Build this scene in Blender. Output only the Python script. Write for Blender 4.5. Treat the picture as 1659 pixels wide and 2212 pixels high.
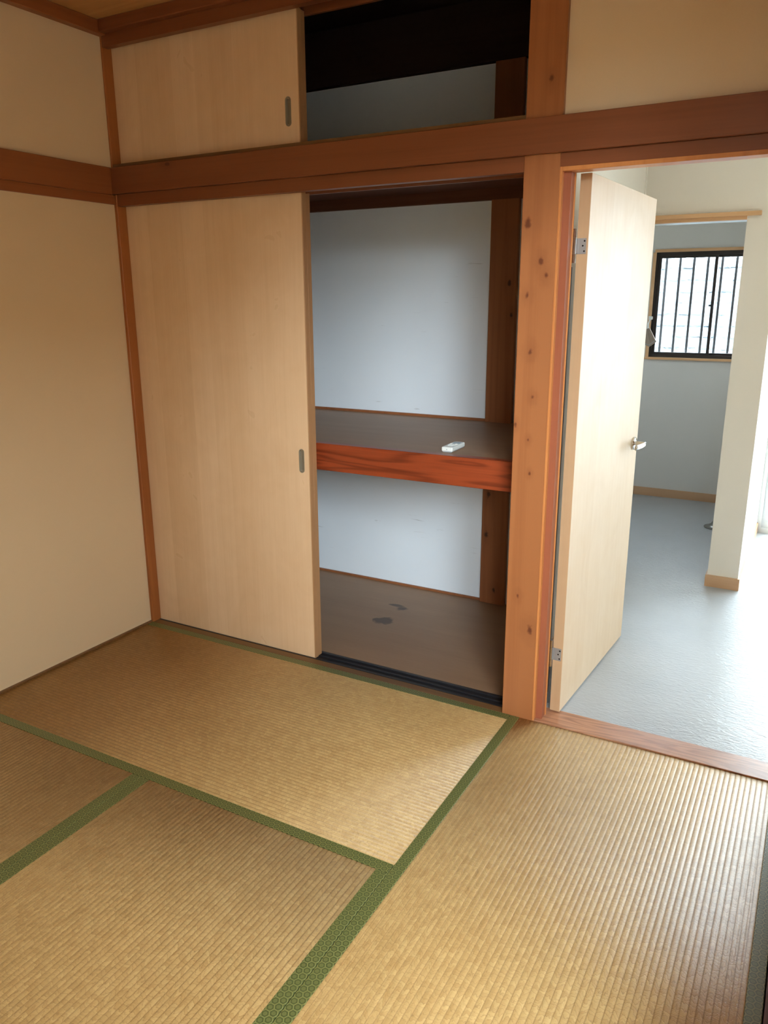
import bpy, bmesh, math, random
from mathutils import Vector, Matrix
random.seed(7)
S = bpy.context.scene
COL = S.collection
for o in list(bpy.data.objects):
    bpy.data.objects.remove(o)

# ------------------------------------------------------------------ camera
cam = bpy.data.cameras.new('camera')
cam.sensor_fit = 'VERTICAL'; cam.sensor_height = 24.0
cam.lens = 1679.17 * 24.0 / 2212.0
cam.clip_start = 0.02; cam.clip_end = 200
co = bpy.data.objects.new('camera', cam); COL.objects.link(co)
yaw, pitch, roll = 0.5090979, -0.2665925, -0.0039471
fw = Vector((-math.sin(yaw)*math.cos(pitch), math.cos(yaw)*math.cos(pitch), math.sin(pitch)))
rt = Vector((math.cos(yaw), math.sin(yaw), 0)); up = rt.cross(fw)
r2 = rt*math.cos(roll) + up*math.sin(roll); u2 = up*math.cos(roll) - rt*math.sin(roll)
co.matrix_world = Matrix(((r2.x, u2.x, -fw.x, 2.584092), (r2.y, u2.y, -fw.y, -2.402052),
                          (r2.z, u2.z, -fw.z, 1.438674), (0, 0, 0, 1)))
S.camera = co

# ------------------------------------------------------------------ world, daylight, exposure
W = bpy.data.worlds.new('overcast_sky'); S.world = W; W.use_nodes = True
bg = W.node_tree.nodes['Background']
bg.inputs[0].default_value = (0.80, 0.92, 1.0, 1); bg.inputs[1].default_value = 12.0
S.view_settings.view_transform = 'Standard'; S.view_settings.look = 'None'
S.view_settings.gamma = 1.0; S.view_settings.use_curve_mapping = False
S.view_settings.exposure = 0.8

sun = bpy.data.lights.new('hazy_sun', 'SUN'); sun.energy = 3.9; sun.angle = math.radians(22); sun.color = (0.84, 0.93, 1.0)
so = bpy.data.objects.new('hazy_sun', sun); COL.objects.link(so); so.location = (6, -6, 5)
so.rotation_euler = Vector((0.52, -0.80, 0.285)).to_track_quat('Z', 'Y').to_euler()

def portal(name, loc, rot, sx, sy):          # sampling aid at a window opening, gives no light of its own
    l = bpy.data.lights.new(name, 'AREA'); l.shape = 'RECTANGLE'; l.size = sx; l.size_y = sy
    l.cycles.is_portal = True
    o = bpy.data.objects.new(name, l); COL.objects.link(o)
    o.location = loc; o.rotation_euler = rot
    return o

# ------------------------------------------------------------------ material helpers
class NT:
    def __init__(self, name):
        self.m = bpy.data.materials.new(name); self.m.use_nodes = True
        self.t = self.m.node_tree; self.t.nodes.clear()
        self.out = self.n('ShaderNodeOutputMaterial')
    def n(self, typ, **kw):
        d = self.t.nodes.new(typ)
        for k, v in kw.items(): setattr(d, k, v)
        return d
    def l(self, a, b): self.t.links.new(a, b)
    def put(self, sock, v):
        if hasattr(v, 'is_linked'): self.l(v, sock)
        else: sock.default_value = v
    def math(self, op, a, b=None, c=None, clamp=False):
        d = self.n('ShaderNodeMath', operation=op); d.use_clamp = clamp
        self.put(d.inputs[0], a)
        if b is not None: self.put(d.inputs[1], b)
        if c is not None: self.put(d.inputs[2], c)
        return d.outputs[0]
    def mix(self, f, a, b):
        d = self.n('ShaderNodeMix', data_type='RGBA')
        self.put(d.inputs[0], f); self.put(d.inputs[6], a); self.put(d.inputs[7], b)
        return d.outputs[2]
    def ramp(self, v, p0, p1, lo=0.0, hi=1.0):
        d = self.n('ShaderNodeMapRange'); d.interpolation_type = 'SMOOTHSTEP'
        self.put(d.inputs[0], v)
        for i, x in enumerate((p0, p1, lo, hi)): d.inputs[1+i].default_value = x
        return d.outputs[0]
    def pos(self, kind='world'):
        if kind == 'world': return self.n('ShaderNodeNewGeometry').outputs['Position']
        return self.n('ShaderNodeTexCoord').outputs['Object']
    def xyz(self, v):
        d = self.n('ShaderNodeSeparateXYZ'); self.l(v, d.inputs[0]); return d.outputs
    def comb(self, x, y, z=0.0):
        d = self.n('ShaderNodeCombineXYZ')
        for s, v in zip(d.inputs, (x, y, z)): self.put(s, v)
        return d.outputs[0]
    def scale(self, v, sc, off=(0, 0, 0)):
        d = self.n('ShaderNodeMapping'); self.l(v, d.inputs[0])
        d.inputs['Scale'].default_value = sc; d.inputs['Location'].default_value = off
        return d.outputs[0]
    def noise(self, v, sc, det=3.0, rough=0.5, dist=0.0):
        d = self.n('ShaderNodeTexNoise'); self.l(v, d.inputs['Vector'])
        d.inputs['Scale'].default_value = sc; d.inputs['Detail'].default_value = det
        d.inputs['Roughness'].default_value = rough; d.inputs['Distortion'].default_value = dist
        return d.outputs[0]
    def bump(self, h, strength=0.3, dist=0.001):
        d = self.n('ShaderNodeBump'); d.inputs['Strength'].default_value = strength
        d.inputs['Distance'].default_value = dist; self.l(h, d.inputs['Height']); return d.outputs[0]
    def bsdf(self, col, rough=0.5, normal=None, metal=0.0, spec=0.5, **kw):
        d = self.n('ShaderNodeBsdfPrincipled')
        self.put(d.inputs['Base Color'], col); self.put(d.inputs['Roughness'], rough)
        d.inputs['Metallic'].default_value = metal; d.inputs['Specular IOR Level'].default_value = spec
        for k, v in kw.items(): d.inputs[k].default_value = v
        if normal is not None: self.l(normal, d.inputs['Normal'])
        self.l(d.outputs[0], self.out.inputs[0]); return d

def rgb(r, g, b):           # sRGB 0-255 to linear
    f = lambda c: (c/255/12.92) if c/255 <= .04045 else ((c/255+.055)/1.055)**2.4
    return (f(r), f(g), f(b), 1)

AX = {'x': 0, 'y': 1, 'z': 2}
def wood(name, light, dark, axis='z', rough=0.4, contrast=0.8, freq=7.0, knots=(), knot_axes=(0, 2), spec=0.4,
         along=0.35, rings=9.0, seed=0.0, fine=0.25, bump=0.15, knot_col=None):
    """Plain sawn timber: contour figure of a noise stretched along the grain, fine fibres and round knots."""
    t = NT(name); p = t.pos()
    sc = [freq]*3; sc[AX[axis]] = along
    v = t.scale(p, tuple(sc), (seed, seed*1.7, seed*.6))
    n = t.noise(v, 1.0, 2.0, 0.45, 0.3)
    knot = None
    if knots:
        P = t.xyz(p); a, b = P[knot_axes[0]], P[knot_axes[1]]
        tot = None; kn = t.math('MULTIPLY_ADD', t.noise(p, 45.0, 2.0), 1.6, -0.8)
        for (ka, kb, r) in knots:
            da = t.math('SUBTRACT', a, ka); db = t.math('MULTIPLY', t.math('SUBTRACT', b, kb), 0.62 if axis != 'x' else 1.3)
            if axis == 'x': da = t.math('MULTIPLY', da, 0.6)
            d2 = t.math('SQRT', t.math('ADD', t.math('MULTIPLY', da, da), t.math('MULTIPLY', db, db)))
            d2 = t.math('ADD', d2, t.math('MULTIPLY', kn, r)); k = t.math('MULTIPLY', t.ramp(d2, r*0.85, r*0.15), 0.8)
            k = t.math('ADD', k, t.math('MULTIPLY', t.ramp(d2, r*3.4, r*0.5), 0.16))
            tot = k if tot is None else t.math('MAXIMUM', tot, k)
        knot = tot
        n = t.math('ADD', n, t.math('MULTIPLY', tot, 0.18))
    s = t.math('SINE', t.math('MULTIPLY', n, rings*6.283))
    s = t.math('POWER', t.math('MULTIPLY_ADD', s, 0.5, 0.5), 2.2)
    sf = [160.0]*3; sf[AX[axis]] = 3.0
    f = t.noise(t.scale(p, tuple(sf)), 1.0, 2.0)
    sb = [2.2]*3; sb[AX[axis]] = 0.9
    big = t.noise(t.scale(p, tuple(sb), (seed, 0, 0)), 1.0, 3.0)
    fac = t.math('ADD', t.math('MULTIPLY', s, contrast*0.55), t.math('MULTIPLY', t.math('SUBTRACT', f, 0.5), fine*2.0))
    fac = t.math('ADD', fac, t.math('MULTIPLY', t.math('SUBTRACT', big, 0.5), 0.7), clamp=True)
    c = t.mix(fac, light, dark)
    if knot is not None:
        kc = knot_col or tuple(x*0.22 for x in dark[:3]) + (1,)
        c = t.mix(t.math('MINIMUM', knot, 0.9), c, kc)
    t.bsdf(c, rough, t.bump(t.math('ADD', f, t.math('MULTIPLY', s, -0.4)), bump, 0.0006), spec=spec)
    return t.m

def veneer(name, light, dark, rough=0.3, seed=0.0, spec=0.45):
    """Pale birch-like veneer: upright leaves of slightly different tone with cross shimmer."""
    t = NT(name); p = t.pos(); P = t.xyz(p)
    u = t.math('ADD', t.math('MULTIPLY', P[0], 1.0), P[1])
    leaf = t.math('FLOOR', t.math('MULTIPLY_ADD', u, 9.0, t.math('MULTIPLY_ADD', t.math('FLOOR', t.math('MULTIPLY', u, 4.0)), 0.37, seed)))
    wn = t.n('ShaderNodeTexWhiteNoise', noise_dimensions='1D'); t.l(leaf, wn.inputs['W'])
    g = t.noise(t.scale(p, (38, 38, 1.3), (seed, seed, 0)), 1.0, 3.0, 0.55)
    shim = t.noise(t.scale(p, (7, 7, 6), (0, seed, seed)), 1.0, 2.0, 0.5, 1.5)
    fine = t.noise(t.scale(p, (260, 260, 6)), 1.0, 1.0)
    fac = t.math('ADD', t.math('MULTIPLY', wn.outputs[0], 0.32), t.math('MULTIPLY_ADD', g, 0.55, -0.05))
    fac = t.math('ADD', fac, t.math('MULTIPLY_ADD', shim, 0.5, -0.25))
    fac = t.math('ADD', fac, t.math('MULTIPLY_ADD', fine, 0.24, -0.12), clamp=True)
    t.bsdf(t.mix(fac, light, dark), t.math('MULTIPLY_ADD', shim, 0.12, rough-0.06), t.bump(fine, 0.06, 0.0004), spec=spec)
    return t.m

def plaster(name, col, grain=0.06, rough=0.85, sc=220.0, weave=True):
    t = NT(name); p = t.pos()
    big = t.noise(p, 2.2, 3.0); f = t.noise(t.scale(p, (1, 1, 2.2)), sc, 2.0)
    lo = tuple(c*(1-grain*1.6) for c in col[:3]) + (1,)
    c = t.mix(t.math('ADD', t.math('MULTIPLY', big, 0.5), t.math('MULTIPLY', f, 0.5), clamp=True), lo, col)
    t.bsdf(c, rough, t.bump(f, 0.25, 0.0006), spec=0.2)
    return t.m

def plain(name, col, rough=0.5, metal=0.0, spec=0.5, var=0.08, sc=60.0, **kw):
    t = NT(name); n = t.noise(t.pos(), sc, 2.0)
    lo = tuple(c*(1-var) for c in col[:3]) + (1,)
    t.bsdf(t.mix(n, lo, col), t.math('MULTIPLY_ADD', n, 0.08, rough-0.04), metal=metal, spec=spec, **kw)
    return t.m

M = {}
POST_KNOTS = [(1.794, 1.552, .011), (1.811, 1.509, .010), (1.747, 1.661, .016), (1.755, 1.451, .009), (1.772, 1.280, .011),
              (1.787, 1.137, .008), (1.779, .999, .006), (1.789, .888, .006), (1.733, 1.047, .008), (1.767, .456, .008),
              (1.815, .342, .016), (1.800, 2.051, .010)]
M['post'] = wood('cedar_post', rgb(164, 102, 60), rgb(134, 76, 40), 'z', 0.38, 0.5, 9, POST_KNOTS, seed=1.3, knot_col=rgb(96, 46, 26), along=0.25, rings=5)
M['corner'] = wood('cedar_corner', rgb(168, 100, 50), rgb(132, 70, 30), 'z', 0.42, 0.5, 9, seed=3.1, rings=5)
M['beam_x'] = wood('cedar_beam', rgb(130, 74, 44), rgb(104, 54, 28), 'x', 0.38, 0.5, 9, [(0.316, 1.937, .012)], seed=2.2, knot_col=rgb(80, 34, 14), rings=5)
M['beam_y'] = wood('cedar_beam_side', rgb(148, 86, 48), rgb(120, 64, 32), 'y', 0.4, 0.5, 9, seed=5.2, rings=5)
M['red_x'] = wood('red_cedar_rail', rgb(148, 64, 32), rgb(92, 34, 14), 'x', 0.34, 1.1, 12, seed=4.4, along=0.9, rings=9, fine=0.35)
M['jamb'] = wood('jamb_wood', rgb(158, 90, 62), rgb(130, 66, 42), 'z', 0.4, 0.5, 10, seed=6.2, rings=5)
M['jamb_edge'] = wood('jamb_edge_wood', rgb(206, 134, 76), rgb(180, 104, 54), 'z', 0.35, 0.5, 10, seed=6.9, rings=5)
M['thresh'] = wood('threshold_wood', rgb(196, 142, 108), rgb(142, 92, 66), 'x', 0.32, 1.0, 16, seed=9.7, along=2.2, rings=9, fine=0.3)
M['sill'] = wood('sill_wood', rgb(120, 84, 48), rgb(84, 52, 26), 'x', 0.45, 0.6, 9, seed=8.0)
M['stud'] = wood('closet_stud_wood', rgb(150, 92, 56), rgb(112, 62, 34), 'z', 0.5, 0.5, 9,
                 [(1.273, .352, .016), (1.276, .547, .014), (1.321, .07, .012), (1.355, 1.373, .01), (1.341, 1.509, .012)], seed=2.9, rings=5)
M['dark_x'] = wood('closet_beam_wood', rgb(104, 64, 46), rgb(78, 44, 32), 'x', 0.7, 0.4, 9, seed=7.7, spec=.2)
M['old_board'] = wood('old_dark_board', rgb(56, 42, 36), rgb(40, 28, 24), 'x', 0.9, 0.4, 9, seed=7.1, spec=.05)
M['veneer'] = veneer('birch_veneer', rgb(232, 198, 160), rgb(212, 172, 130), 0.3, 0.4)
M['veneer_edge'] = veneer('birch_veneer_edge', rgb(186, 140, 98), rgb(164, 116, 76), 0.4, 1.9)
M['door'] = veneer('door_veneer', rgb(217, 191, 159), rgb(205, 173, 135), 0.5, 2.6)
M['door_edge'] = veneer('door_edge_band', rgb(206, 168, 130), rgb(188, 148, 110), 0.4, 3.6)
M['wall'] = plaster('warm_plaster_paper', rgb(226, 198, 160))
M['wall_white'] = plaster('white_wall_paper', rgb(238, 230, 218), 0.03)
M['wall_grey'] = plaster('grey_wall_paper', rgb(226, 224, 220), 0.03)
M['ceil_wood'] = wood('ceiling_board_wood', rgb(200, 150, 96), rgb(176, 124, 74), 'x', 0.5, 0.6, 7, seed=11)
M['ply'] = None
M['black_track'] = plain('black_track_plastic', rgb(34, 33, 36), 0.35)
M['steel'] = plain('brushed_steel', rgb(176, 174, 172), 0.42, 0.55)
M['chrome'] = plain('polished_chrome', rgb(214, 212, 210), 0.12, 1.0)
M['nickel'] = plain('satin_nickel', rgb(150, 140, 122), 0.42, 0.45)
M['foot'] = plain('grey_metal_foot', rgb(122, 120, 116), 0.3, 0.6)
M['screw'] = plain('screw_metal', rgb(60, 56, 54), 0.4, 1.0)
M['alu'] = plain('bronze_aluminium', rgb(58, 52, 50), 0.4, 0.4)
M['white_alu'] = plain('white_aluminium', rgb(226, 228, 230), 0.4)
M['skirt'] = wood('skirting_wood', rgb(208, 168, 132), rgb(190, 146, 108), 'x', 0.4, 0.4, 8, seed=13, rings=4)
M['casing'] = wood('casing_wood', rgb(220, 176, 132), rgb(202, 154, 108), 'x', 0.4, 0.4, 8, seed=14, rings=4)
M['white_plastic'] = plain('white_plastic', rgb(232, 234, 230), 0.35)
M['grey_plastic'] = plain('grey_plastic', rgb(168, 172, 176), 0.4)
M['screen'] = plain('remote_display', rgb(168, 180, 188), 0.25)
M['concrete'] = plaster('balcony_concrete', rgb(186, 184, 178), 0.1)
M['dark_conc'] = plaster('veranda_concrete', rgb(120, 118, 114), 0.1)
M['opposite'] = plaster('brown_render', rgb(150, 128, 104), 0.1)
M['siding'] = plaster('pale_siding', rgb(120, 130, 136), 0.1)
M['sub'] = plain('subfloor', rgb(120, 96, 66), 0.8)
M['bar'] = plain('grille_bar', rgb(44, 46, 50), 0.5)
M['broom'] = plain('broom_fibre', rgb(168, 150, 134), 0.8, var=0.25, sc=160)
M['stool'] = plain('stool_red', rgb(168, 88, 66), 0.5)

def mk_ply():            # brown plywood closet boards, with two dark stains on the closet floor
    t = NT('closet_plywood'); p = t.pos(); P = t.xyz(p)
    n = t.noise(t.scale(p, (1.2, 9, 9)), 1.0, 4.0, 0.55); f = t.noise(t.scale(p, (6, 160, 160)), 1.0, 2.0)
    c = t.mix(t.math('MULTIPLY_ADD', f, 0.3, t.math('MULTIPLY', n, 0.7)), rgb(162, 128, 98), rgb(128, 96, 70))
    tot = None
    w = t.noise(p, 16.0, 3.0)
    for (x, y, z, rx, ry) in [(.945, .521, 0, .040, .040), (.958, .690, 0, .026, .026), (.918, .716, 0, .034, .014), (.915, .522, 0, .022, .02)]:
        dx = t.math('MULTIPLY', t.math('SUBTRACT', P[0], x), 1/rx); dy = t.math('MULTIPLY', t.math('SUBTRACT', P[1], y), 1/ry)
        dz = t.math('MULTIPLY', P[2], 6.0)
        d = t.math('SQRT', t.math('ADD', t.math('ADD', t.math('MULTIPLY', dx, dx), t.math('MULTIPLY', dy, dy)), t.math('MULTIPLY', dz, dz)))
        d = t.math('ADD', d, t.math('MULTIPLY_ADD', w, 2.4, -1.2))
        k = t.ramp(d, 1.25, 0.7); tot = k if tot is None else t.math('MAXIMUM', tot, k)
    c = t.mix(t.math('MULTIPLY', tot, 0.75), c, rgb(52, 38, 36))
    t.bsdf(c, 0.45, t.bump(f, 0.1, 0.0005), spec=0.35); return t.m
M['ply'] = mk_ply()

def mk_closet_white():   # whitewashed board with faint scuffs
    t = NT('closet_white_board'); p = t.pos()
    big = t.noise(p, 3.0, 3.0)
    sc = t.noise(t.scale(p, (5, 5, 60)), 1.0, 3.0, 0.6, 0.6)
    k = t.math('MULTIPLY', t.ramp(sc, 0.66, 0.74), t.ramp(t.noise(p, 4.0, 2.0), 0.5, 0.62))
    c = t.mix(big, rgb(226, 232, 240), rgb(236, 241, 247))
    c = t.mix(t.math('MULTIPLY', k, 0.35), c, rgb(120, 116, 112))
    t.bsdf(c, 0.6, spec=0.3); return t.m
M['closet_white'] = mk_closet_white()

def mk_vinyl():          # embossed sheet vinyl floor
    t = NT('embossed_vinyl'); p = t.pos()
    a = t.noise(t.scale(p, (34, 90, 1)), 1.0, 4.0, 0.6, 0.8); b = t.noise(p, 5.0, 2.0)
    c = t.mix(b, rgb(170, 174, 179), rgb(182, 185, 189))
    t.bsdf(c, 0.34, t.bump(a, 0.8, 0.003), spec=0.45); return t.m
M['vinyl'] = mk_vinyl()

PITCH = 0.0152
def mk_tatami(name, seed):   # object frame: x along the ribs, y across them
    t = NT(name); p = t.pos('object'); P = t.xyz(p)
    ry = t.math('MULTIPLY', P[1], 1/PITCH)
    rib = t.math('FLOOR', ry)
    w1 = t.n('ShaderNodeTexWhiteNoise', noise_dimensions='1D'); t.l(t.math('ADD', rib, seed), w1.inputs['W'])
    wob = t.noise(t.scale(p, (30, 60, 1)), 1.0, 2.0)
    cx = t.math('ADD', t.math('MULTIPLY', P[0], 1/0.0125), t.math('MULTIPLY_ADD', w1.outputs[0], 6.0, t.math('MULTIPLY', wob, 4.5)))
    cell = t.math('FLOOR', cx)
    w2 = t.n('ShaderNodeTexWhiteNoise', noise_dimensions='2D'); t.l(t.comb(cell, rib), w2.inputs['Vector'])
    fx = t.math('SUBTRACT', cx, cell)
    edge = t.math('MINIMUM', fx, t.math('SUBTRACT', 1.0, fx))
    gap = t.ramp(edge, 0.10, 0.0)
    fy = t.math('SUBTRACT', ry, rib); ey = t.math('MINIMUM', fy, t.math('SUBTRACT', 1.0, fy))
    groove = t.ramp(ey, 0.13, 0.0)
    rush = t.noise(t.scale(p, (1100, 30, 1)), 1.0, 2.0, 0.6)
    big = t.noise(t.scale(p, (1.6, 2.6, 1), (seed, 0, 0)), 1.0, 4.0)
    mid = t.noise(t.scale(p, (26, 60, 1)), 1.0, 2.0)
    fac = t.math('ADD', t.math('MULTIPLY', w2.outputs[0], 0.34), t.math('MULTIPLY_ADD', rush, 0.8, -0.36))
    fac = t.math('ADD', fac, t.math('MULTIPLY_ADD', mid, 0.5, -0.22))
    fac = t.math('ADD', fac, t.math('MULTIPLY_ADD', big, 0.7, -0.24), clamp=True)
    c = t.mix(fac, rgb(204, 168, 112), rgb(162, 122, 70))
    c = t.mix(t.math('MULTIPLY', gap, 0.40), c, rgb(124, 88, 48))
    c = t.mix(t.math('MULTIPLY', groove, 0.45), c, rgb(112, 78, 42))
    h = t.math('ADD', t.math('MULTIPLY', t.ramp(edge, 0.0, 0.22), 0.45), t.math('MULTIPLY', rush, 1.3))
    h = t.math('ADD', h, t.math('MULTIPLY', w2.outputs[0], 0.30))
    t.bsdf(c, t.math('MULTIPLY_ADD', rush, 0.15, 0.32), t.bump(h, 0.5, 0.0006), spec=0.5)
    return t.m
TAT = [mk_tatami('woven_rush_%s' % k, s) for k, s in (('a', 0.0), ('b', 17.0), ('c', 41.0))]

def mk_heri():           # brocade edging with two rows of hexagons, object frame x along the band, y across
    t = NT('hexagon_brocade'); P = t.xyz(t.pos('object'))
    s = 0.0175
    X = t.math('MULTIPLY', P[0], 1/s); Y = t.math('ADD', t.math('MULTIPLY', P[1], 1/s), 0.866*0.5 + 20*1.7320508)
    def cell(ox, oy):
        a = t.math('SUBTRACT', t.math('FLOORED_MODULO', t.math('ADD', X, ox), 1.0), 0.5)
        b = t.math('SUBTRACT', t.math('FLOORED_MODULO', t.math('ADD', Y, oy), 1.7320508), 0.8660254)
        return a, b, t.math('ADD', t.math('MULTIPLY', a, a), t.math('MULTIPLY', b, b))
    a1, b1, d1 = cell(0.5, 0.8660254); a2, b2, d2 = cell(0.0, 0.0)
    sel = t.math('LESS_THAN', d2, d1)
    def pick(u, v): return t.math('ADD', t.math('MULTIPLY', v, sel), t.math('MULTIPLY', u, t.math('SUBTRACT', 1.0, sel)))
    a, b = pick(a1, a2), pick(b1, b2)
    aa, ab = t.math('ABSOLUTE', a), t.math('ABSOLUTE', b)
    hx = t.math('MAXIMUM', aa, t.math('ADD', t.math('MULTIPLY', aa, 0.5), t.math('MULTIPLY', ab, 0.8660254)))
    r = t.math('SQRT', t.math('ADD', t.math('MULTIPLY', a, a), t.math('MULTIPLY', b, b)))
    ring = t.math('MULTIPLY', t.ramp(hx, 0.295, 0.33), t.ramp(hx, 0.425, 0.39))
    th = t.math('ARCTAN2', b, a)
    pet = t.ramp(t.math('COSINE', t.math('MULTIPLY', th, 6.0)), -0.1, 0.5)
    flower = t.math('MULTIPLY', t.math('MULTIPLY', pet, t.ramp(r, 0.25, 0.21)), t.ramp(r, 0.05, 0.08))
    inside = t.ramp(hx, 0.33, 0.30)
    th_n = t.noise(t.scale(t.pos('object'), (1400, 1400, 1)), 1.0, 1.0)
    dark = t.math('MAXIMUM', ring, t.math('MULTIPLY', t.math('SUBTRACT', inside, flower, clamp=True), 0.55))
    c = t.mix(dark, rgb(132, 132, 76), rgb(56, 66, 24))
    c = t.mix(t.math('MULTIPLY', th_n, 0.35), c, rgb(60, 62, 24))
    t.bsdf(c, 0.42, t.bump(th_n, 0.15, 0.0003), spec=0.7)
    return t.m
M['heri'] = mk_heri()

def mk_glass(name, rough=0.0):
    t = NT(name)
    tr = t.n('ShaderNodeBsdfTransparent'); tr.inputs[0].default_value = (.95, .97, .97, 1)
    gl = t.n('ShaderNodeBsdfGlossy'); gl.inputs['Roughness'].default_value = rough
    fr = t.n('ShaderNodeFresnel'); fr.inputs[0].default_value = 1.3
    bf = t.n('ShaderNodeNewGeometry').outputs['Backfacing']      # reflect at the outer faces only
    mx = t.n('ShaderNodeMixShader'); t.l(t.math('MULTIPLY', fr.outputs[0], t.math('SUBTRACT', 1.0, bf)), mx.inputs[0]); t.l(tr.outputs[0], mx.inputs[1]); t.l(gl.outputs[0], mx.inputs[2])
    t.l(mx.outputs[0], t.out.inputs[0]); return t.m
M['glass'] = mk_glass('clear_glass')
def mk_pattern():        # rippled obscure glass
    t = NT('rippled_glass'); p = t.pos()
    a = t.noise(t.scale(p, (9, 9, 60)), 1.0, 3.0, 0.55, 1.0); b = t.noise(p, 55.0, 2.0)
    d = t.n('ShaderNodeBsdfPrincipled'); d.inputs['Transmission Weight'].default_value = 1.0
    d.inputs['Base Color'].default_value = (.95, .98, 1, 1); d.inputs['Roughness'].default_value = 0.0; d.inputs['IOR'].default_value = 1.45
    t.l(t.bump(t.math('ADD', a, t.math('MULTIPLY', b, 0.25)), 0.5, 0.0012), d.inputs['Normal'])
    tr = t.n('ShaderNodeBsdfTransparent'); mx = t.n('ShaderNodeMixShader'); mx.inputs[0].default_value = 0.0
    t.l(d.outputs[0], mx.inputs[1]); t.l(tr.outputs[0], mx.inputs[2]); t.l(mx.outputs[0], t.out.inputs[0]); return t.m
M['pattern'] = mk_pattern()

# ------------------------------------------------------------------ mesh helpers
def box(bm, x0, x1, y0, y1, z0, z1, bev=0.0, seg=1):
    vs = [bm.verts.new((x, y, z)) for x in (x0, x1) for y in (y0, y1) for z in (z0, z1)]
    fs = [bm.faces.new([vs[i] for i in q]) for q in ((0, 1, 3, 2), (4, 6, 7, 5), (0, 4, 5, 1), (2, 3, 7, 6), (0, 2, 6, 4), (1, 5, 7, 3))]
    if bev:
        es = {e for f in fs for e in f.edges}
        bmesh.ops.bevel(bm, geom=list(es), offset=bev, segments=seg, profile=0.5, affect='EDGES')
def bx(*a, **k):
    bm = bmesh.new()
    for b in (a if isinstance(a[0], (tuple, list)) else (a,)): box(bm, *b, **k)
    return bm
def lathe(prof, seg=24, axis='z', cen=(0, 0, 0)):
    """prof: list of (radius, height); closed at both ends."""
    bm = bmesh.new(); rings = []
    def put(r, h, a):
        c, s = math.cos(a)*r, math.sin(a)*r
        v = {'z': (c, s, h), 'x': (h, c, s), 'y': (s, h, c)}[axis]
        return bm.verts.new((v[0]+cen[0], v[1]+cen[1], v[2]+cen[2]))
    for r, h in prof: rings.append([put(r, h, 2*math.pi*i/seg) for i in range(seg)])
    for A, B in zip(rings, rings[1:]):
        for i in range(seg): bm.faces.new((A[i], A[(i+1) % seg], B[(i+1) % seg], B[i]))
    bm.faces.new(list(reversed(rings[0]))); bm.faces.new(rings[-1])
    return bm
def tube(pts, rad, seg=10, ry=None):
    """round (or flattened, ry) tube along a polyline"""
    bm = bmesh.new(); rings = []
    pts = [Vector(p) for p in pts]; ry = ry or rad
    for i, p in enumerate(pts):
        d = (pts[min(i+1, len(pts)-1)] - pts[max(i-1, 0)]).normalized()
        a = Vector((0, 0, 1)) if abs(d.z) < .9 else Vector((1, 0, 0))
        s = d.cross(a).normalized(); u = s.cross(d)
        rings.append([bm.verts.new(p + s*math.cos(2*math.pi*k/seg)*rad + u*math.sin(2*math.pi*k/seg)*ry) for k in range(seg)])
    for A, B in zip(rings, rings[1:]):
        for k in range(seg): bm.faces.new((A[k], A[(k+1) % seg], B[(k+1) % seg], B[k]))
    bm.faces.new(list(reversed(rings[0]))); bm.faces.new(rings[-1])
    return bm
def obj(name, bm, mat, parent=None, smooth=False, origin=None):
    """one mesh object from world-coordinate geometry; origin at its base unless it has a parent"""
    bmesh.ops.recalc_face_normals(bm, faces=bm.faces)
    if parent is None:
        if origin is None:
            xs = [v.co.x for v in bm.verts]; ys = [v.co.y for v in bm.verts]; zs = [v.co.z for v in bm.verts]
            origin = Vector(((min(xs)+max(xs))/2, (min(ys)+max(ys))/2, min(zs)))
        off = Vector(origin)
    else:
        off = ROOT[parent.name]
    bmesh.ops.translate(bm, verts=bm.verts, vec=-off)
    me = bpy.data.meshes.new(name); bm.to_mesh(me); bm.free()
    me.materials.append(mat)
    if smooth:
        for p in me.polygons: p.use_smooth = True
    o = bpy.data.objects.new(name, me); COL.objects.link(o)
    if parent is None: o.location = off
    else: o.parent = parent
    ROOT[o.name] = Vector(off)
    return o
ROOT = {}
def thing(name, label, cat, loc, kind=None, group=None):
    o = bpy.data.objects.new(name, None); COL.objects.link(o); o.location = loc; o.empty_display_size = 0.05
    ROOT[o.name] = Vector(loc); tag(o, label, cat, kind, group); return o
def tag(o, label=None, cat=None, kind=None, group=None):
    if label: o['label'] = label
    if cat: o['category'] = cat
    if kind: o['kind'] = kind
    if group: o['group'] = group
    return o
def struct(name, bm, mat, label, cat, **k):
    return tag(obj(name, bm, mat, **k), label, cat, 'structure')

# ------------------------------------------------------------------ the tatami room shell
XR, YB, ZC = 2.662, -2.70, 2.462            # right wall, wall behind the camera, ceiling
struct('floor', bx(-.10, XR, YB, .12, -.075, -.045), M['sub'], 'wooden subfloor under the tatami mats', 'floor')
struct('wall_left', bx(-.10, 0, YB-.1, .12, -.075, 2.75), M['wall'], 'warm beige papered wall beside the closet', 'wall')
struct('ceiling', bx(-.1, XR+.1, YB-.1, .0, ZC, ZC+.06), M['ceil_wood'], 'pale brown board ceiling over the tatami room', 'ceiling')
struct('wall_behind', bx(-.1, XR+.1, YB-.1, YB, -.075, 2.75), M['wall'], 'warm beige papered wall opposite the closet', 'wall')
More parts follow.
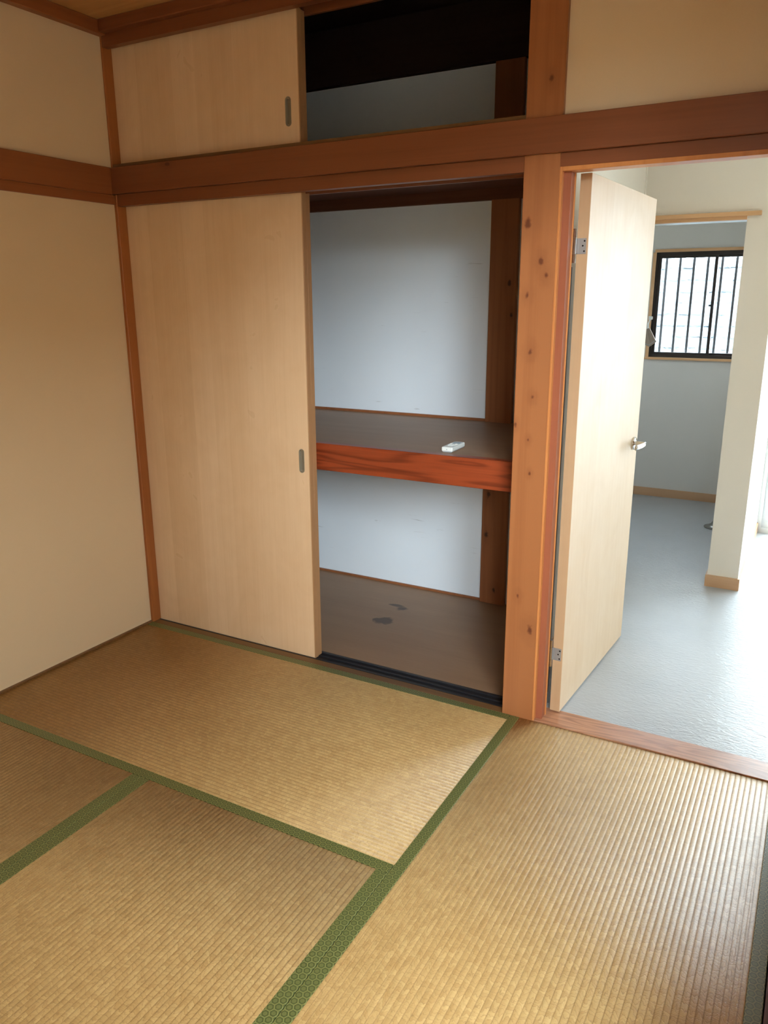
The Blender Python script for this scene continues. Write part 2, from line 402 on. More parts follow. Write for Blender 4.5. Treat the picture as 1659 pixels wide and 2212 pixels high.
# wall over the swing door, right of the big post
struct('wall_over_door', bx(1.836, XR+.1, .018, .10, 1.90, 2.75), M['wall'], 'grey-beige papered wall above the swing door', 'wall')
WY0, WY1, WZ0, WZ1 = -2.66, -1.00, .35, 2.22          # sliding veranda window in the right wall
struct('wall_right', bx((XR, XR+.1, YB, WY0, -.075, 2.75), (XR, XR+.1, WY1, .018, -.075, 2.75), (XR, XR+.1, WY0, WY1, WZ1, 2.75), (XR, XR+.1, WY0, WY1, -.075, WZ0)),
       M['wall'], 'warm beige papered wall with the veranda window', 'wall')
# timber lines
struct('trim_1', bx(0, .017, .0, .10, -.044, 1.850, bev=.002), M['corner'], 'slim brown corner post left of the closet sliding doors', 'post')
struct('trim_2', bx(.0, .010, .0, .10, 1.852, 2.44, bev=.002), M['corner'], 'slim brown corner post left of the upper cupboard door', 'post')
struct('trim_3', bx(1.727, 1.839, 0, .118, -.02, 2.62, bev=.002), M['post'], 'knotty orange-brown post between closet and swing door', 'post')
struct('trim_4', bx(0, XR, -.0173, .001, 1.850, 1.948, bev=.0015), M['beam_x'], 'long brown horizontal beam across closet and door heads', 'beam')
struct('trim_5', bx(0, .0173, YB, -.0173, 1.847, 1.948, bev=.0015), M['beam_y'], 'brown horizontal beam along the left wall', 'beam')
struct('trim_6', bx(0, .012, YB, 0, 1.812, 1.847, bev=.001), M['beam_y'], 'thin brown batten under the left wall beam', 'beam')
struct('trim_7', bx(0, .034, YB, 0, 2.415, ZC, bev=.002), M['beam_y'], 'brown ceiling moulding along the left wall', 'moulding')
struct('trim_8', bx(.034, 1.727, -.034, .0, 2.420, ZC, bev=.002), M['beam_x'], 'brown ceiling moulding above the upper cupboard', 'moulding')
struct('trim_9', bx(1.839, XR, -.016, .018, 2.420, ZC, bev=.002), M['beam_x'], 'brown ceiling moulding above the door wall', 'moulding')
struct('trim_10', bx((.010, 1.727, .0, .030, 2.378, 2.44), (.010, 1.727, .030, .045, 2.392, 2.44), (.010, 1.727, .1, .112, 2.378, 2.44)),
       M['beam_x'], 'grooved head rail of the upper cupboard', 'rail')
struct('trim_11', bx((.017, 1.727, .004, .036, 1.806, 1.850), (.017, 1.727, .036, .044, 1.818, 1.850), (.017, 1.727, .0705, .0720, 1.806, 1.850), (.017, 1.727, .044, .100, 1.820, 1.850), (.017, 1.727, .098, .112, 1.806, 1.850)),
       M['beam_x'], 'grooved head rail over the closet sliding doors', 'rail')
struct('trim_12', bx((.010, 1.727, .0015, .042, 1.852, 1.962), (.010, 1.727, .042, .112, 1.852, 1.957)), M['sill'], 'dark sill rail under the upper cupboard doors', 'rail')
struct('trim_13', bx(0, .013, YB, 0, -.04, .006), M['sill'], 'thin wood strip between left wall and tatami', 'strip')
struct('trim_14', bx(2.645, XR+.09, YB, -.002, -.05, .004), wood('dark_sill', rgb(96, 50, 34), rgb(70, 32, 22), 'y', .35), 'dark reddish-brown sill along the veranda window', 'sill')
# closet sill with black twin track
struct('trim_15', bx((.017, 1.727, -.001, .034, -.04, .001), (.017, 1.727, .034, .118, -.04, -.006)), M['sill'], 'dark wooden closet sill behind the tatami', 'sill')
tr = bx((.017, 1.727, .036, .043, -.006, .002), (.017, 1.727, .043, .071, -.006, -.003), (.017, 1.727, .070, .073, -.006, .002),
        (.017, 1.727, .073, .099, -.006, -.003), (.017, 1.727, .099, .112, -.006, .002))
tag(obj('sliding_door_track', tr, M['black_track']), 'black plastic twin track in the closet sill', 'track')

# door opening to the next room
dj = thing('door_frame', 'orange-brown wooden frame around the open swing door', 'door frame', (2.26, .05, 0), 'structure')
obj('jamb', bx(1.839, 1.868, .020, .055, 0, 1.815, bev=.001), M['jamb'], dj)
obj('jamb_edge', bx(1.8385, 1.846, .0, .020, 0, 1.813, bev=.001), M['jamb_edge'], dj)
obj('stop_edge', bx(1.839, 1.871, .055, .063, 0, 1.806, bev=.001), M['jamb_edge'], dj)
obj('back_jamb', bx(1.839, 1.853, .063, .125, 0, 1.83, bev=.001), M['jamb_edge'], dj)
obj('gap_shade_strip', bx(1.853, 1.8565, .066, .122, .06, 1.535), M['black_track'], dj)  # black strip standing in for the shade in the door gap
obj('head', bx(1.839, XR, -.001, .030, 1.812, 1.850, bev=.001), M['beam_x'], dj)
obj('head_stop', bx(1.846, XR, .0, .056, 1.800, 1.814, bev=.001), M['jamb_edge'], dj)
obj('head_back', bx(1.839, XR, .030, .125, 1.815, 1.90), M['jamb_edge'], dj)
obj('strike_jamb', bx(2.648, XR, .0, .125, 0, 1.815, bev=.001), M['jamb'], dj)
struct('trim_16', bx(1.840, XR, .001, .110, -.04, .003, bev=.0015), M['thresh'], 'wooden threshold with bold grain at the doorway', 'threshold')

# ------------------------------------------------------------------ closet interior
CB = 1.0
struct('wall_closet_back', bx(-.02, 1.727, .982, 1.06, -.05, 2.70), M['closet_white'], 'whitewashed back wall of the closet', 'wall')
struct('wall_closet_left', bx(-.02, .0, .12, .982, -.05, 2.70), M['closet_white'], 'whitewashed left side wall of the closet', 'wall')
struct('wall_closet_right', bx(1.706, 1.727, .118, .982, -.05, 2.70), M['closet_white'], 'whitewashed right side wall of the closet', 'wall')
struct('floor_closet', bx(0, 1.706, .118, .982, -.04, .0), M['ply'], 'brown plywood closet floor with dark stains', 'floor')
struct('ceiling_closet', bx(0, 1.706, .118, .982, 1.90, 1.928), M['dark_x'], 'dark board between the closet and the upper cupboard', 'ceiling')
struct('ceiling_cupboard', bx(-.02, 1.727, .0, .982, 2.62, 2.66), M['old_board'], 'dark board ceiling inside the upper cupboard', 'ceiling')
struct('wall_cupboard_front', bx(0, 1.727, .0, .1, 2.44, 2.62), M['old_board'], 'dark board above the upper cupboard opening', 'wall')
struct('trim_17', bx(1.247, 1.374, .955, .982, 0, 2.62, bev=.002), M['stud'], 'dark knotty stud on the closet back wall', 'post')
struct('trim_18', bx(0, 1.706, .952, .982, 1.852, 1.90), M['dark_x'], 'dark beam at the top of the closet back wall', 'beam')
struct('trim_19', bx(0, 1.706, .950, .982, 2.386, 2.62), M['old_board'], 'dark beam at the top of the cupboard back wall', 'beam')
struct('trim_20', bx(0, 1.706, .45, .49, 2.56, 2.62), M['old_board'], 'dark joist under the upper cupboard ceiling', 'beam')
struct('baseboard_closet', bx(0, 1.247, .972, .982, 0, .010), M['stud'], 'thin brown strip at the foot of the closet back wall', 'baseboard')
sh = thing('closet_shelf', 'brown closet shelf with a thick reddish front rail', 'shelf', (.853, .55, .785))
obj('front_rail', bx(0.001, 1.7055, .126, .166, .785, .893, bev=.0015), M['red_x'], sh)
obj('shelf_board', bx(0.001, 1.7055, .166, .9815, .872, .892), M['ply'], sh)
obj('back_strip', bx(0.001, 1.246, .968, .9815, .892, .903), M['stud'], sh)
obj('side_cleat', bx(1.675, 1.7055, .166, .9815, .842, .872), M['stud'], sh)

# sliding doors: panel, edge band and recessed pull
def pull(parent, x, y, z0, z1, w, mat):
    """recessed oval pull: rounded plate with a dished middle"""
    bm = bmesh.new(); n = 10; r = w/2
    def ring(rr, dy, inset):
        out = []
        zc0, zc1 = z0+r, z1-r
        for k in range(n+1): a = math.pi*k/n; out.append((x+rr*math.cos(a), y+dy, zc1+rr*math.sin(a)))
        for k in range(n+1): a = math.pi+math.pi*k/n; out.append((x+rr*math.cos(a), y+dy, zc0+rr*math.sin(a)))
        return [bm.verts.new(p) for p in out]
    R = [ring(r, .0005, 0), ring(r, -.0022, 0), ring(r*.86, -.0026, 0), ring(r*.62, -.0016, 0), ring(r*.52, .006, 0)]
    for A, B in zip(R, R[1:]):
        for k in range(len(A)): bm.faces.new((A[k], A[(k+1) % len(A)], B[(k+1) % len(A)], B[k]))
    bm.faces.new(R[-1])
    p = obj('recessed_pull', bm, mat, parent, smooth=False)
    p['label'] = 'oval recessed metal pull'
    return p
def panel_with_slot(x0, x1, y0, y1, z0, z1, hx, hz0, hz1, hw):
    """slab with a slot cut in the front for the pull"""
    bm = bmesh.new()
    a, b, c, d = hx-hw, hx+hw, hz0, hz1
    xs = [x0, a, b, x1]; zs = [z0, c, d, z1]
    V = {(i, j): bm.verts.new((xs[i], y0, zs[j])) for i in range(4) for j in range(4)}
    for i in range(3):
        for j in range(3):
            if (i, j) != (1, 1): bm.faces.new((V[i, j], V[i+1, j], V[i+1, j+1], V[i, j+1]))
    D = [bm.verts.new((xs[i], y0+.008, zs[j])) for i, j in ((1, 1), (2, 1), (2, 2), (1, 2))]
    F = [V[1, 1], V[2, 1], V[2, 2], V[1, 2]]
    for k in range(4): bm.faces.new((F[k], F[(k+1) % 4], D[(k+1) % 4], D[k]))
    bm.faces.new(D)
    B = {(i, j): bm.verts.new((xs[i], y1, zs[j])) for i in (0, 3) for j in (0, 3)}
    bm.faces.new((B[0, 0], B[0, 3], B[3, 3], B[3, 0]))
    bm.faces.new([V[i, 0] for i in range(4)] + [B[3, 0], B[0, 0]])
    bm.faces.new([V[i, 3] for i in range(4)] + [B[3, 3], B[0, 3]])
    bm.faces.new([V[0, j] for j in range(4)] + [B[0, 3], B[0, 0]])
    bm.faces.new([V[3, j] for j in range(4)] + [B[3, 3], B[3, 0]])
    return bm
def sliding(name, label, x0, x1, y0, y1, z0, z1, hz=None, hx=None, hw=.024):
    t = thing(name, label, 'sliding door', ((x0+x1)/2, (y0+y1)/2, z0), 'structure')
    if hz: obj('panel', panel_with_slot(x0, x1-.004, y0, y1, z0, z1, hx, hz[0]+.006, hz[1]-.006, hw*.40), M['veneer'], t)
    else: obj('panel', bx(x0, x1-.004, y0, y1, z0, z1), M['veneer'], t)
    obj('edge_band', bx(x1-.004, x1, y0, y1, z0, z1, bev=.0008), M['veneer_edge'], t)
    if hz: pull(t, hx, y0, hz[0], hz[1], hw, M['nickel'])
    return t
sliding('door_1', 'tall pale veneer sliding door half closing the closet', .018, .889, .045, .0695, -.001, 1.812, (.785, .880), .852)
sliding('door_2', 'tall pale sliding door tucked behind the front closet door', .018, .886, .0735, .0975, -.001, 1.812)
sliding('door_3', 'short pale veneer sliding door of the upper cupboard', .011, .890, .0455, .0685, 1.963, 2.389, (2.026, 2.121), .842)
sliding('door_4', 'short pale sliding door tucked behind the upper cupboard door', .011, .886, .0735, .0955, 1.958, 2.389)

# remote control lying on the shelf
rc = thing('remote_control', 'white remote control lying on the closet shelf', 'remote control', (1.406, .187, .8922))
bm = bmesh.new(); box(bm, -.022, .022, 0, .128, .003, .020, bev=.004, seg=2); body = obj('body', bm, M['white_plastic'], None, origin=(0, 0, 0))
body.parent = rc; body.location = (0, 0, 0)
def rpart(name, bm, mat, parent):
    o = obj(name, bm, mat, None, origin=(0, 0, 0)); o.parent = parent; return o
bm = bmesh.new(); box(bm, -.018, .018, .002, .126, .0, .004, bev=.001); rpart('battery_cover', bm, M['grey_plastic'], rc)
bm = bmesh.new(); box(bm, -.016, .016, .085, .118, .0196, .0206, bev=.0004); rpart('display', bm, M['screen'], rc)
for i, (bx_, by_, w_, l_) in enumerate([(-.011, .070, .005, .004), (0, .070, .005, .004), (.011, .070, .005, .004), (-.008, .054, .007, .004), (.009, .054, .006, .004),
                                     (0, .036, .010, .005)]):
    bm = bmesh.new(); box(bm, bx_-w_, bx_+w_, by_-l_, by_+l_, .0195, .0217, bev=.0006); rpart('button', bm, M['white_plastic' if i != 1 else 'grey_plastic'], rc)
bm = lathe([(.0018, -.0012), (.0018, .0004)], 10, 'y', (0, 0, .011)); rpart('emitter', bm, M['grey_plastic'], rc)
rc.rotation_euler = (0, 0, math.radians(2))

# ------------------------------------------------------------------ tatami mats
HW = .034
def rib_bm(L, Wd, zt=0.0, amp=.0011, th=.05):
    """woven face: rounded ribs along x, open grooves between, sides down to the floor"""
    bm = bmesh.new(); n = max(1, round(Wd/PITCH)); k = 6; pts = []
    for i in range(n*k+1):
        f = (i % k)/k
        pts.append((-Wd/2 + Wd*i/(n*k), zt + amp*(abs(math.sin(math.pi*f))**0.6 - 1)))
    A = [bm.verts.new((-L/2, y, z)) for y, z in pts]; B = [bm.verts.new((L/2, y, z)) for y, z in pts]
    for i in range(len(pts)-1): bm.faces.new((A[i], B[i], B[i+1], A[i+1]))
    a0, a1, b0, b1 = (bm.verts.new(p) for p in ((-L/2, -Wd/2, zt-th), (-L/2, Wd/2, zt-th), (L/2, -Wd/2, zt-th), (L/2, Wd/2, zt-th)))
    bm.faces.new([a0, a1] + list(reversed(A))); bm.faces.new([b1, b0] + B)
    bm.faces.new((a0, b0, B[0], A[0])); bm.faces.new((a1, b1, B[-1], A[-1])); bm.faces.new((a0, a1, b1, b0))
    return bm
def mat(label, cx, cy, L, Wd, rot, m):
    """L along the ribs; the two long edges carry the brocade border"""
    t = bpy.data.objects.new('tatami_mat', None); COL.objects.link(t); t.location = (cx, cy, -.045); t.rotation_euler = (0, 0, rot)
    tag(t, label, 'tatami mat', None, 'tatami mats on the floor'); t.empty_display_size = .05
    s = obj('woven_surface', rib_bm(L, Wd-2*HW+.002, .045, th=.044), m, None, origin=(0, 0, 0), smooth=True); s.parent = t
    for sgn in (-1, 1):
        bm = bmesh.new(); box(bm, -L/2, L/2, -HW/2, HW/2, -.045, 0.0006, bev=.0012, seg=2)
        h = obj('border', bm, M['heri'], None, origin=(0, 0, 0)); h.parent = t; h.location = (0, sgn*(Wd/2-HW/2), .045)
        h['label'] = 'green brocade border with hexagons'
    return t
g = .0008
X1, X2, X3 = .877, 1.7595, 2.6430
Y1, Y2, Y3 = -.9125, -1.795, -2.680
R90 = math.pi/2
mat('tatami mat lying along the foot of the closet', (.013+X2)/2, Y1/2, X2-.013-g, -Y1-2*g, 0, TAT[0])
mat('tatami mat at the door threshold', (X2+X3)/2, Y2/2, -Y2-.004, X3-X2-2*g, R90, TAT[1])
mat('square half tatami mat in the middle of the floor', (X1+X2)/2, (Y1+Y2)/2, Y1-Y2-2*g, X2-X1-2*g, R90, TAT[2])
mat('tatami mat lying along the left wall', (.013+X1)/2, (Y1+Y3)/2, Y1-Y3-2*g, X1-.013-2*g, R90, TAT[1])
mat('tatami mat along the wall opposite the closet', (X1+X3)/2, (Y2+Y3)/2, X3-X1-2*g, Y2-Y3-2*g, 0, TAT[2])

# ------------------------------------------------------------------ the swing door
DA = math.radians(86.8)
hinge = Vector((1.910, .093, 0))
dr = bpy.data.objects.new('door_5', None); COL.objects.link(dr); dr.location = hinge + Vector((0, 0, .006)); dr.rotation_euler = (0, 0, DA)
tag(dr, 'pale wood swing door standing open into the bright room', 'door', 'structure')
DW, DH, DT = .775, 1.797, .036
def dpart(name, bm, m, parent=dr, smooth=False):
    o = obj(name, bm, m, None, origin=(0, 0, 0), smooth=smooth); o.parent = parent; return o
dpart('door_panel', bx(.0005, DW, 0, DT, 0, DH, bev=.0008), M['door'])
dpart('edge_band', bx(-.0005, .0005, .0005, DT-.0005, .0, DH), M['door_edge'])
hd = bpy.data.objects.new('door_handle', None)
# lever handle on the seen side (local -y) and on the far side
for side in (-1, 1):
    yb = 0 if side < 0 else DT
    bm = lathe([(.026, 0), (.026, .005), (.024, .009), (.012, .010), (.0095, .012), (.0095, .046), (.008, .050)], 24, 'y')
    bmesh.ops.scale(bm, vec=(1, side, 1), verts=bm.verts); bmesh.ops.translate(bm, vec=(DW-.058, yb, .868), verts=bm.verts)
    rs = dpart('handle_rose', bm, M['chrome'], smooth=False)
    y = yb + side*.045
    bm = tube([(DW-.052, y, .868), (DW-.064, y+side*.004, .868), (DW-.085, y+side*.006, .868), (DW-.115, y+side*.003, .868), (DW-.155, y-side*.004, .868), (DW-.165, y-side*.006, .868)], .0055, 12, .010)
    lv = obj('lever', bm, M['chrome'], None, origin=(0, 0, 0), smooth=True); lv.parent = rs
bm = bx(DW-.0002, DW+.0012, .009, .027, .79, .95); dpart('latch_plate', bm, M['steel'])
# two hinges, leaf on the door edge, knuckles beside it
for zc in (1.590, .222):
    lf = dpart('hinge', bx(-.0022, -.0002, .006, .034, zc-.024, zc+.022), M['steel'])
    for z0, z1 in ((zc+.024, zc+.050), (zc-.0235, zc+.0235), (zc-.050, zc-.024)):
        k = obj('knuckle', lathe([(.0068, z0), (.0068, z1)], 16, 'z', (-.004, DT+.008, 0)), M['chrome'], None, origin=(0, 0, 0)); k.parent = lf
    wing = obj('wing', bx(-.0040, -.0018, .030, DT+.008, zc-.023, zc+.022), M['steel'], None, origin=(0, 0, 0)); wing.parent = lf
    fl = obj('frame_leaf', bx(-.005, -.003, DT+.010, DT+.018, zc-.050, zc+.050), M['steel'], None, origin=(0, 0, 0)); fl.parent = lf
    for sy, sz in ((.011, .014), (.016, 0), (.011, -.016)):
        sc = obj('screw', lathe([(.0028, -.0030), (.0028, -.0020)], 10, 'x', (0, sy, zc+sz)), M['screw'], None, origin=(0, 0, 0)); sc.parent = lf

# ------------------------------------------------------------------ the bright room and kitchen beyond
NX1, NY1, KY, NZ = 4.3, 2.90, 3.57, 2.40
struct('floor_hall', bx((1.70, 2.34, .110, KY, -.05, .0), (2.34, NX1, .110, NY1, -.05, .0)), M['vinyl'], 'pale grey embossed vinyl floor beyond the doorway', 'floor')
struct('floor_kitchen', bx(0.6, 1.70, 1.725, KY, -.05, .0), M['vinyl'], 'pale grey vinyl floor at the kitchen side', 'floor')
struct('ceiling_hall', bx((1.7275, NX1, .118, 1.70, NZ, NZ+.05), (.6, NX1, 1.70, KY, NZ, NZ+.05)), M['wall_white'], 'white ceiling of the bright room', 'ceiling')
struct('wall_hall_left', bx(1.7275, 1.731, .125, 1.725, 0, NZ), M['wall_white'], 'white wall behind the open swing door', 'wall')
struct('wall_partition', bx((1.60, 2.340, 1.725, 1.87, 1.800, NZ), (2.195, 2.340, 1.725, 1.87, 0, 1.800), (1.60, 1.760, 1.725, 1.87, 0, 1.80), (2.195, 2.340, 1.87, KY, 0, NZ)),
       M['wall_white'], 'white partition wall with the kitchen opening', 'wall')
struct('wall_kitchen', bx((.6, 1.462, KY, KY+.12, -.05, NZ), (2.262, 2.34, KY, KY+.12, -.05, NZ), (1.462, 2.262, KY, KY+.12, -.05, 1.03), (1.462, 2.262, KY, KY+.12, 1.755, NZ)),
       M['wall_grey'], 'grey-white kitchen wall around the window', 'wall')
struct('wall_kitchen_left', bx((.50, .60, 1.7, 2.38, 0, NZ), (.50, .60, 2.92, KY, 0, NZ), (.50, .60, 2.38, 2.92, 0, 1.3), (.50, .60, 2.38, 2.92, 1.7, NZ)), M['wall_white'], 'white side wall of the kitchen', 'wall')
w4 = thing('window_fill_light', 'small window added out of view to brighten the kitchen', 'window', (.55, 2.65, 1.3), 'structure')  # unseen window, added only to brighten the kitchen
obj('outer_frame', bx((.52, .58, 2.38, 2.92, 1.3, 1.33), (.52, .58, 2.38, 2.92, 1.67, 1.70), (.52, .58, 2.38, 2.41, 1.33, 1.67), (.52, .58, 2.89, 2.92, 1.33, 1.67)), M['alu'], w4)
obj('pane', bx(.548, .552, 2.408, 2.892, 1.328, 1.672), M['glass'], w4)
struct('wall_kitchen_front', bx(.6, 1.735, 1.70, 1.725, 0, NZ), M['wall_white'], 'white wall behind the closet', 'wall')
struct('wall_hall_right', bx(NX1, NX1+.1, .1, NY1+.1, 0, NZ), M['wall_white'], 'white right wall of the bright room', 'wall')
struct('wall_hall_front', bx(XR+.1, NX1, .05, .11, 0, NZ), M['wall_white'], 'white wall of the bright room beside the doorway', 'wall')
struct('wall_hall_back', bx((3.95, NX1, NY1, NY1+.12, 0, NZ), (2.34, 3.95, NY1, NY1+.12, 2.05, NZ)), M['wall_white'], 'white wall around the balcony door', 'wall')
hd2 = thing('kitchen_opening_header', 'peach wood header bar over the kitchen opening', 'header', (1.99, 1.72, 1.787), 'structure')
obj('header_bar', bx(1.737, 2.255, 1.700, 1.726, 1.803, 1.822, bev=.001), M['casing'], hd2)
obj('header_lining', bx(1.760, 2.195, 1.716, 1.745, 1.787, 1.803), M['casing'], hd2)
obj('underside_strip', bx(1.760, 2.195, 1.745, 1.870, 1.790, 1.800), M['white_plastic'], hd2)
struct('baseboard_kitchen', bx(.6, 2.195, KY-.010, KY, 0, .062, bev=.001), M['skirt'], 'pinkish wood skirting along the kitchen wall', 'baseboard')
struct('baseboard_partition', bx((2.186, 2.349, 1.716, 1.725, 0, .062), (2.186, 2.195, 1.725, KY-.01, 0, .062), (2.340, 2.349, 1.725, NY1, 0, .062)), M['skirt'],
       'peach wood skirting round the foot of the partition', 'baseboard')
struct('baseboard_hall', bx(1.731, 1.740, .125, 1.725, 0, .062), M['skirt'], 'peach wood skirting behind the open door', 'baseboard')

# kitchen window
kw = thing('window_1', 'kitchen window with dark frame and rippled glass', 'window', (1.862, KY, 1.03), 'structure')
fy0, fy1 = KY+.005, KY+.055
obj('casing', bx((1.452, 2.272, KY-.012, KY+.005, 1.752, 1.772), (1.440, 1.462, KY-.012, KY+.11, 1.03, 1.752), (2.262, 2.284, KY-.012, KY+.11, 1.03, 1.752)), M['casing'], kw)
obj('window_sill', bx(1.438, 2.286, KY-.025, KY+.11, 1.014, 1.030, bev=.001), M['casing'], kw)
obj('outer_frame', bx((1.462, 2.262, fy0, fy1, 1.03, 1.050), (1.462, 2.262, fy0, fy1, 1.728, 1.752), (1.462, 1.478, fy0, fy1, 1.05, 1.728), (2.246, 2.262, fy0, fy1, 1.05, 1.728)), M['alu'], kw)
for i, (a, b, y) in enumerate(((1.478, 1.868, KY+.014), (1.846, 2.246, KY+.034))):
    s = obj('sash', bx((a, a+.020, y, y+.016, 1.05, 1.728), (b-.020, b, y, y+.016, 1.05, 1.728), (a+.020, b-.020, y, y+.016, 1.05, 1.066), (a+.020, b-.020, y, y+.016, 1.712, 1.728)), M['alu'], kw)
    pn = obj('pane', bx(a+.018, b-.018, y+.006, y+.010, 1.064, 1.714), M['pattern'], None, origin=ROOT[kw.name]); pn.parent = s; pn.location = (0, 0, 0)
lk = bx((1.852, 1.864, KY+.004, KY+.014, 1.372, 1.402), (1.836, 1.858, KY+.004, KY+.010, 1.385, 1.397)); obj('crescent_lock', lk, M['bar'], kw)
gr = thing('window_grille', 'row of dark upright bars outside the kitchen window', 'grille', (1.862, KY+.20, 1.0))
for i in range(9):
    x = 1.50 + i*.094
    obj('bar', bx(x-.008, x+.008, KY+.195, KY+.211, 1.0, 1.80), M['bar'], gr)
obj('rail', bx(1.42, 2.32, KY+.19, KY+.20, 1.785, 1.80), M['bar'], gr); obj('rail', bx(1.42, 2.32, KY+.19, KY+.20, 1.0, 1.015), M['bar'], gr)
obj('bracket', bx(1.42, 1.44, KY+.10, KY+.20, 1.785, 1.80), M['bar'], gr); obj('bracket', bx(2.30, 2.32, KY+.10, KY+.20, 1.785, 1.80), M['bar'], gr)

# bits beside the kitchen window
hk = thing('wall_hook', 'small white hook clip on the window casing', 'hook', (1.463, KY-.012, 1.292))
obj('hook_plate', bx(1.446, 1.464, KY-.026, KY-.0125, 1.292, 1.318, bev=.002), M['white_plastic'], hk)
obj('hook_nose', bx(1.464, 1.474, KY-.030, KY-.016, 1.294, 1.316, bev=.003), M['white_plastic'], hk)
br = thing('hand_broom', 'small greyish hand broom hanging beside the kitchen window', 'broom', (1.462, KY-.04, 1.11))
bm = bmesh.new()
A = [(1.440, 1.228), (1.462, 1.236), (1.516, 1.140), (1.470, 1.104), (1.436, 1.120)]
f0 = [bm.verts.new((x, KY-.048, z)) for x, z in A]; f1 = [bm.verts.new((x, KY-.028, z)) for x, z in A]
bm.faces.new(f0); bm.faces.new(list(reversed(f1)))
for k in range(5): bm.faces.new((f0[k], f0[(k+1) % 5], f1[(k+1) % 5], f1[k]))
obj('bristles', bm, M['broom'], br)
for u in (.25, .5, .75):
    p0 = Vector((1.440, KY-.049, 1.228)).lerp(Vector((1.462, KY-.049, 1.236)), u); p1 = Vector((1.470, KY-.049, 1.108)).lerp(Vector((1.512, KY-.049, 1.142)), u)
    obj('bristle_rib', tube([p0, p1], .002, 6), M['broom'], br)
obj('stitch_band', tube([(1.432, KY-.049, 1.128), (1.466, KY-.049, 1.116), (1.516, KY-.049, 1.152)], .0025, 6), M['grey_plastic'], br)
obj('handle', tube([(1.451, KY-.038, 1.232), (1.448, KY-.034, 1.262), (1.455, KY-.020, 1.290)], .006, 10), M['white_plastic'], br)

# flared metal foot behind the partition
bm = lathe([(.066, 0), (.070, .003), (.068, .007), (.050, .014), (.030, .026), (.018, .045), (.013, .07), (.012, .30), (.010, .302)], 32, 'z', (2.101, 2.885, 0))
ft = thing('pedestal_stand', 'grey metal stand with a flared round foot', 'stand', (2.101, 2.885, 0))
obj('flared_foot', bm, M['foot'], ft, smooth=True)
obj('top_knob', lathe([(.014, .302), (.016, .305), (.016, .312), (.012, .316)], 24, 'z', (2.101, 2.885, 0)), M['foot'], ft)

# balcony door of the bright room
bw = thing('window_2', 'white framed glass balcony door beyond the partition', 'window', (3.145, NY1+.05, 0), 'structure')
obj('outer_frame', bx((2.340, 3.95, NY1+.0, NY1+.10, -.05, .03), (2.340, 3.95, NY1, NY1+.10, 2.02, 2.05), (2.340, 2.365, NY1, NY1+.10, .03, 2.02), (3.925, 3.95, NY1, NY1+.10, .03, 2.02)), M['white_alu'], bw)
for a, b, y in ((2.365, 3.17, NY1+.02), (3.13, 3.925, NY1+.055)):
    s = obj('sash', bx((a, a+.028, y, y+.03, .03, 2.02), (b-.04, b, y, y+.03, .03, 2.02), (a+.028, b-.04, y, y+.03, .03, .08), (a+.028, b-.04, y, y+.03, 1.97, 2.02)), M['white_alu'], bw)
    pn = obj('pane', bx(a+.025, b-.038, y+.012, y+.016, .078, 1.972), M['glass'], None, origin=ROOT[bw.name]); pn.parent = s; pn.location = (0, 0, 0)
struct('floor_balcony', bx(2.2, 5.2, NY1+.12, 4.6, -.12, -.06), M['concrete'], 'pale concrete floor of the balcony behind the glass door', 'floor')
struct('ceiling_skyblock_balcony', bx(2.2, 5.2, NY1+.12, 4.0, 2.42, 2.52), M['concrete'], 'pale slab added over the balcony to cut the high sky', 'ceiling')  # added slab, keeps high sky off the door and hall floor
st = thing('balcony_stool', 'low reddish-brown stool with thin legs behind the glass door', 'stool', (2.53, 3.28, -.06))
obj('seat', bx(2.395, 2.67, 3.14, 3.42, .18, .30, bev=.006), M['stool'], st)
for x in (2.41, 2.655):
    for y in (3.155, 3.405): obj('leg', tube([(x, y, .185), (x-.004 if x < 2.5 else x+.004, y, -.06)], .006, 8), M['stool'], st)

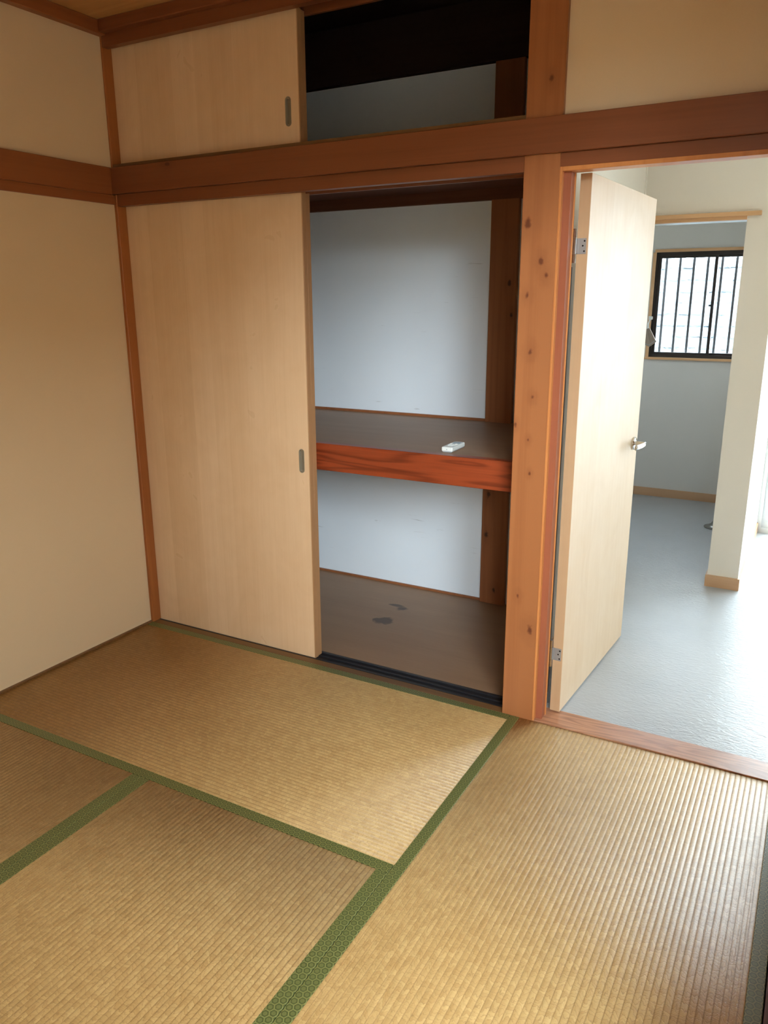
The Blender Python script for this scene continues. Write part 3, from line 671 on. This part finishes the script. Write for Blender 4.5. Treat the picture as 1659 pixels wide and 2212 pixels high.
# veranda window of the tatami room
tw = thing('window_3', 'sliding veranda window in the right tatami room wall', 'window', (XR+.05, (WY0+WY1)/2, WZ0), 'structure')
x0, x1 = XR+.02, XR+.09
obj('outer_frame', bx((x0, x1, WY0, WY1, WZ0, WZ0+.03), (x0, x1, WY0, WY1, WZ1-.03, WZ1), (x0, x1, WY0, WY0+.025, WZ0+.03, WZ1-.03), (x0, x1, WY1-.025, WY1, WZ0+.03, WZ1-.03)), M['alu'], tw)
ym = (WY0+WY1)/2
for a, b, x in ((WY0+.025, ym+.02, x0+.01), (ym-.02, WY1-.025, x0+.04)):
    s = obj('sash', bx((x, x+.025, a, a+.035, WZ0+.03, WZ1-.03), (x, x+.025, b-.035, b, WZ0+.03, WZ1-.03), (x, x+.025, a+.035, b-.035, WZ0+.03, WZ0+.07), (x, x+.025, a+.035, b-.035, WZ1-.07, WZ1-.03)), M['alu'], tw)
    pn = obj('pane', bx(x+.010, x+.014, a+.033, b-.033, WZ0+.068, WZ1-.068), M['glass'], None, origin=ROOT[tw.name]); pn.parent = s; pn.location = (0, 0, 0)
struct('floor_lightblock_veranda', bx(XR+.1, 3.9, -4.4, -.2, -.12, -.06), M['dark_conc'], 'grey concrete veranda floor added to block light from below', 'floor')  # unseen floor, added to stop light rising from below
struct('wall_lightblock_parapet', bx(3.8, 3.9, -4.4, -.2, -.06, 1.05), M['concrete'], 'pale concrete parapet added to block low light at the veranda', 'wall')  # unseen parapet, added so light enters only from above the horizon
struct('ceiling_skyblock_veranda', bx(XR+.1, 3.7, -4.4, -.2, 2.72, 2.82), M['dark_conc'], 'grey eaves slab added over the veranda to cut sky light', 'ceiling')  # unseen eaves, added to dim the sky light in the tatami room
bm = bmesh.new()
for i in range(44):        # lapped siding
    z = -3.0 + i*.11; box(bm, -1.5, 2.25, KY+2.50, KY+2.60, z, z+.092); box(bm, -1.5, 2.25, KY+2.56, KY+2.60, z+.092, z+.11)
struct('wall_skyblock_opposite', bx((5.4, 5.6, -5.0, .2, -3.0, 2.9), (5.4, 5.6, -16.0, -5.0, -3.0, 2.2)), M['opposite'], 'unseen brownish house wall added to block sky from the veranda window', 'wall')  # added walls, shaped to shade the room but leave the sun's path open
struct('wall_neighbour', bm, M['siding'], 'pale siding of the next house behind the kitchen window', 'wall')
struct('ground', bx(-40, 40, -40, 40, -3.1, -3.0), M['concrete'], 'pale ground far below the building', 'ground')

portal('portal_balcony_door', (3.145, NY1+.13, 1.03), (math.radians(-90), 0, 0), 1.6, 2.05)
portal('portal_veranda_window', (XR+.11, ym, (WZ0+WZ1)/2), (0, math.radians(90), 0), WZ1-WZ0, WY1-WY0)
portal('portal_kitchen_window', (1.862, KY+.13, 1.39), (math.radians(-90), 0, 0), .8, .72)
portal('portal_kitchen_side', (.49, 2.65, 1.5), (0, math.radians(-90), 0), .4, .54)
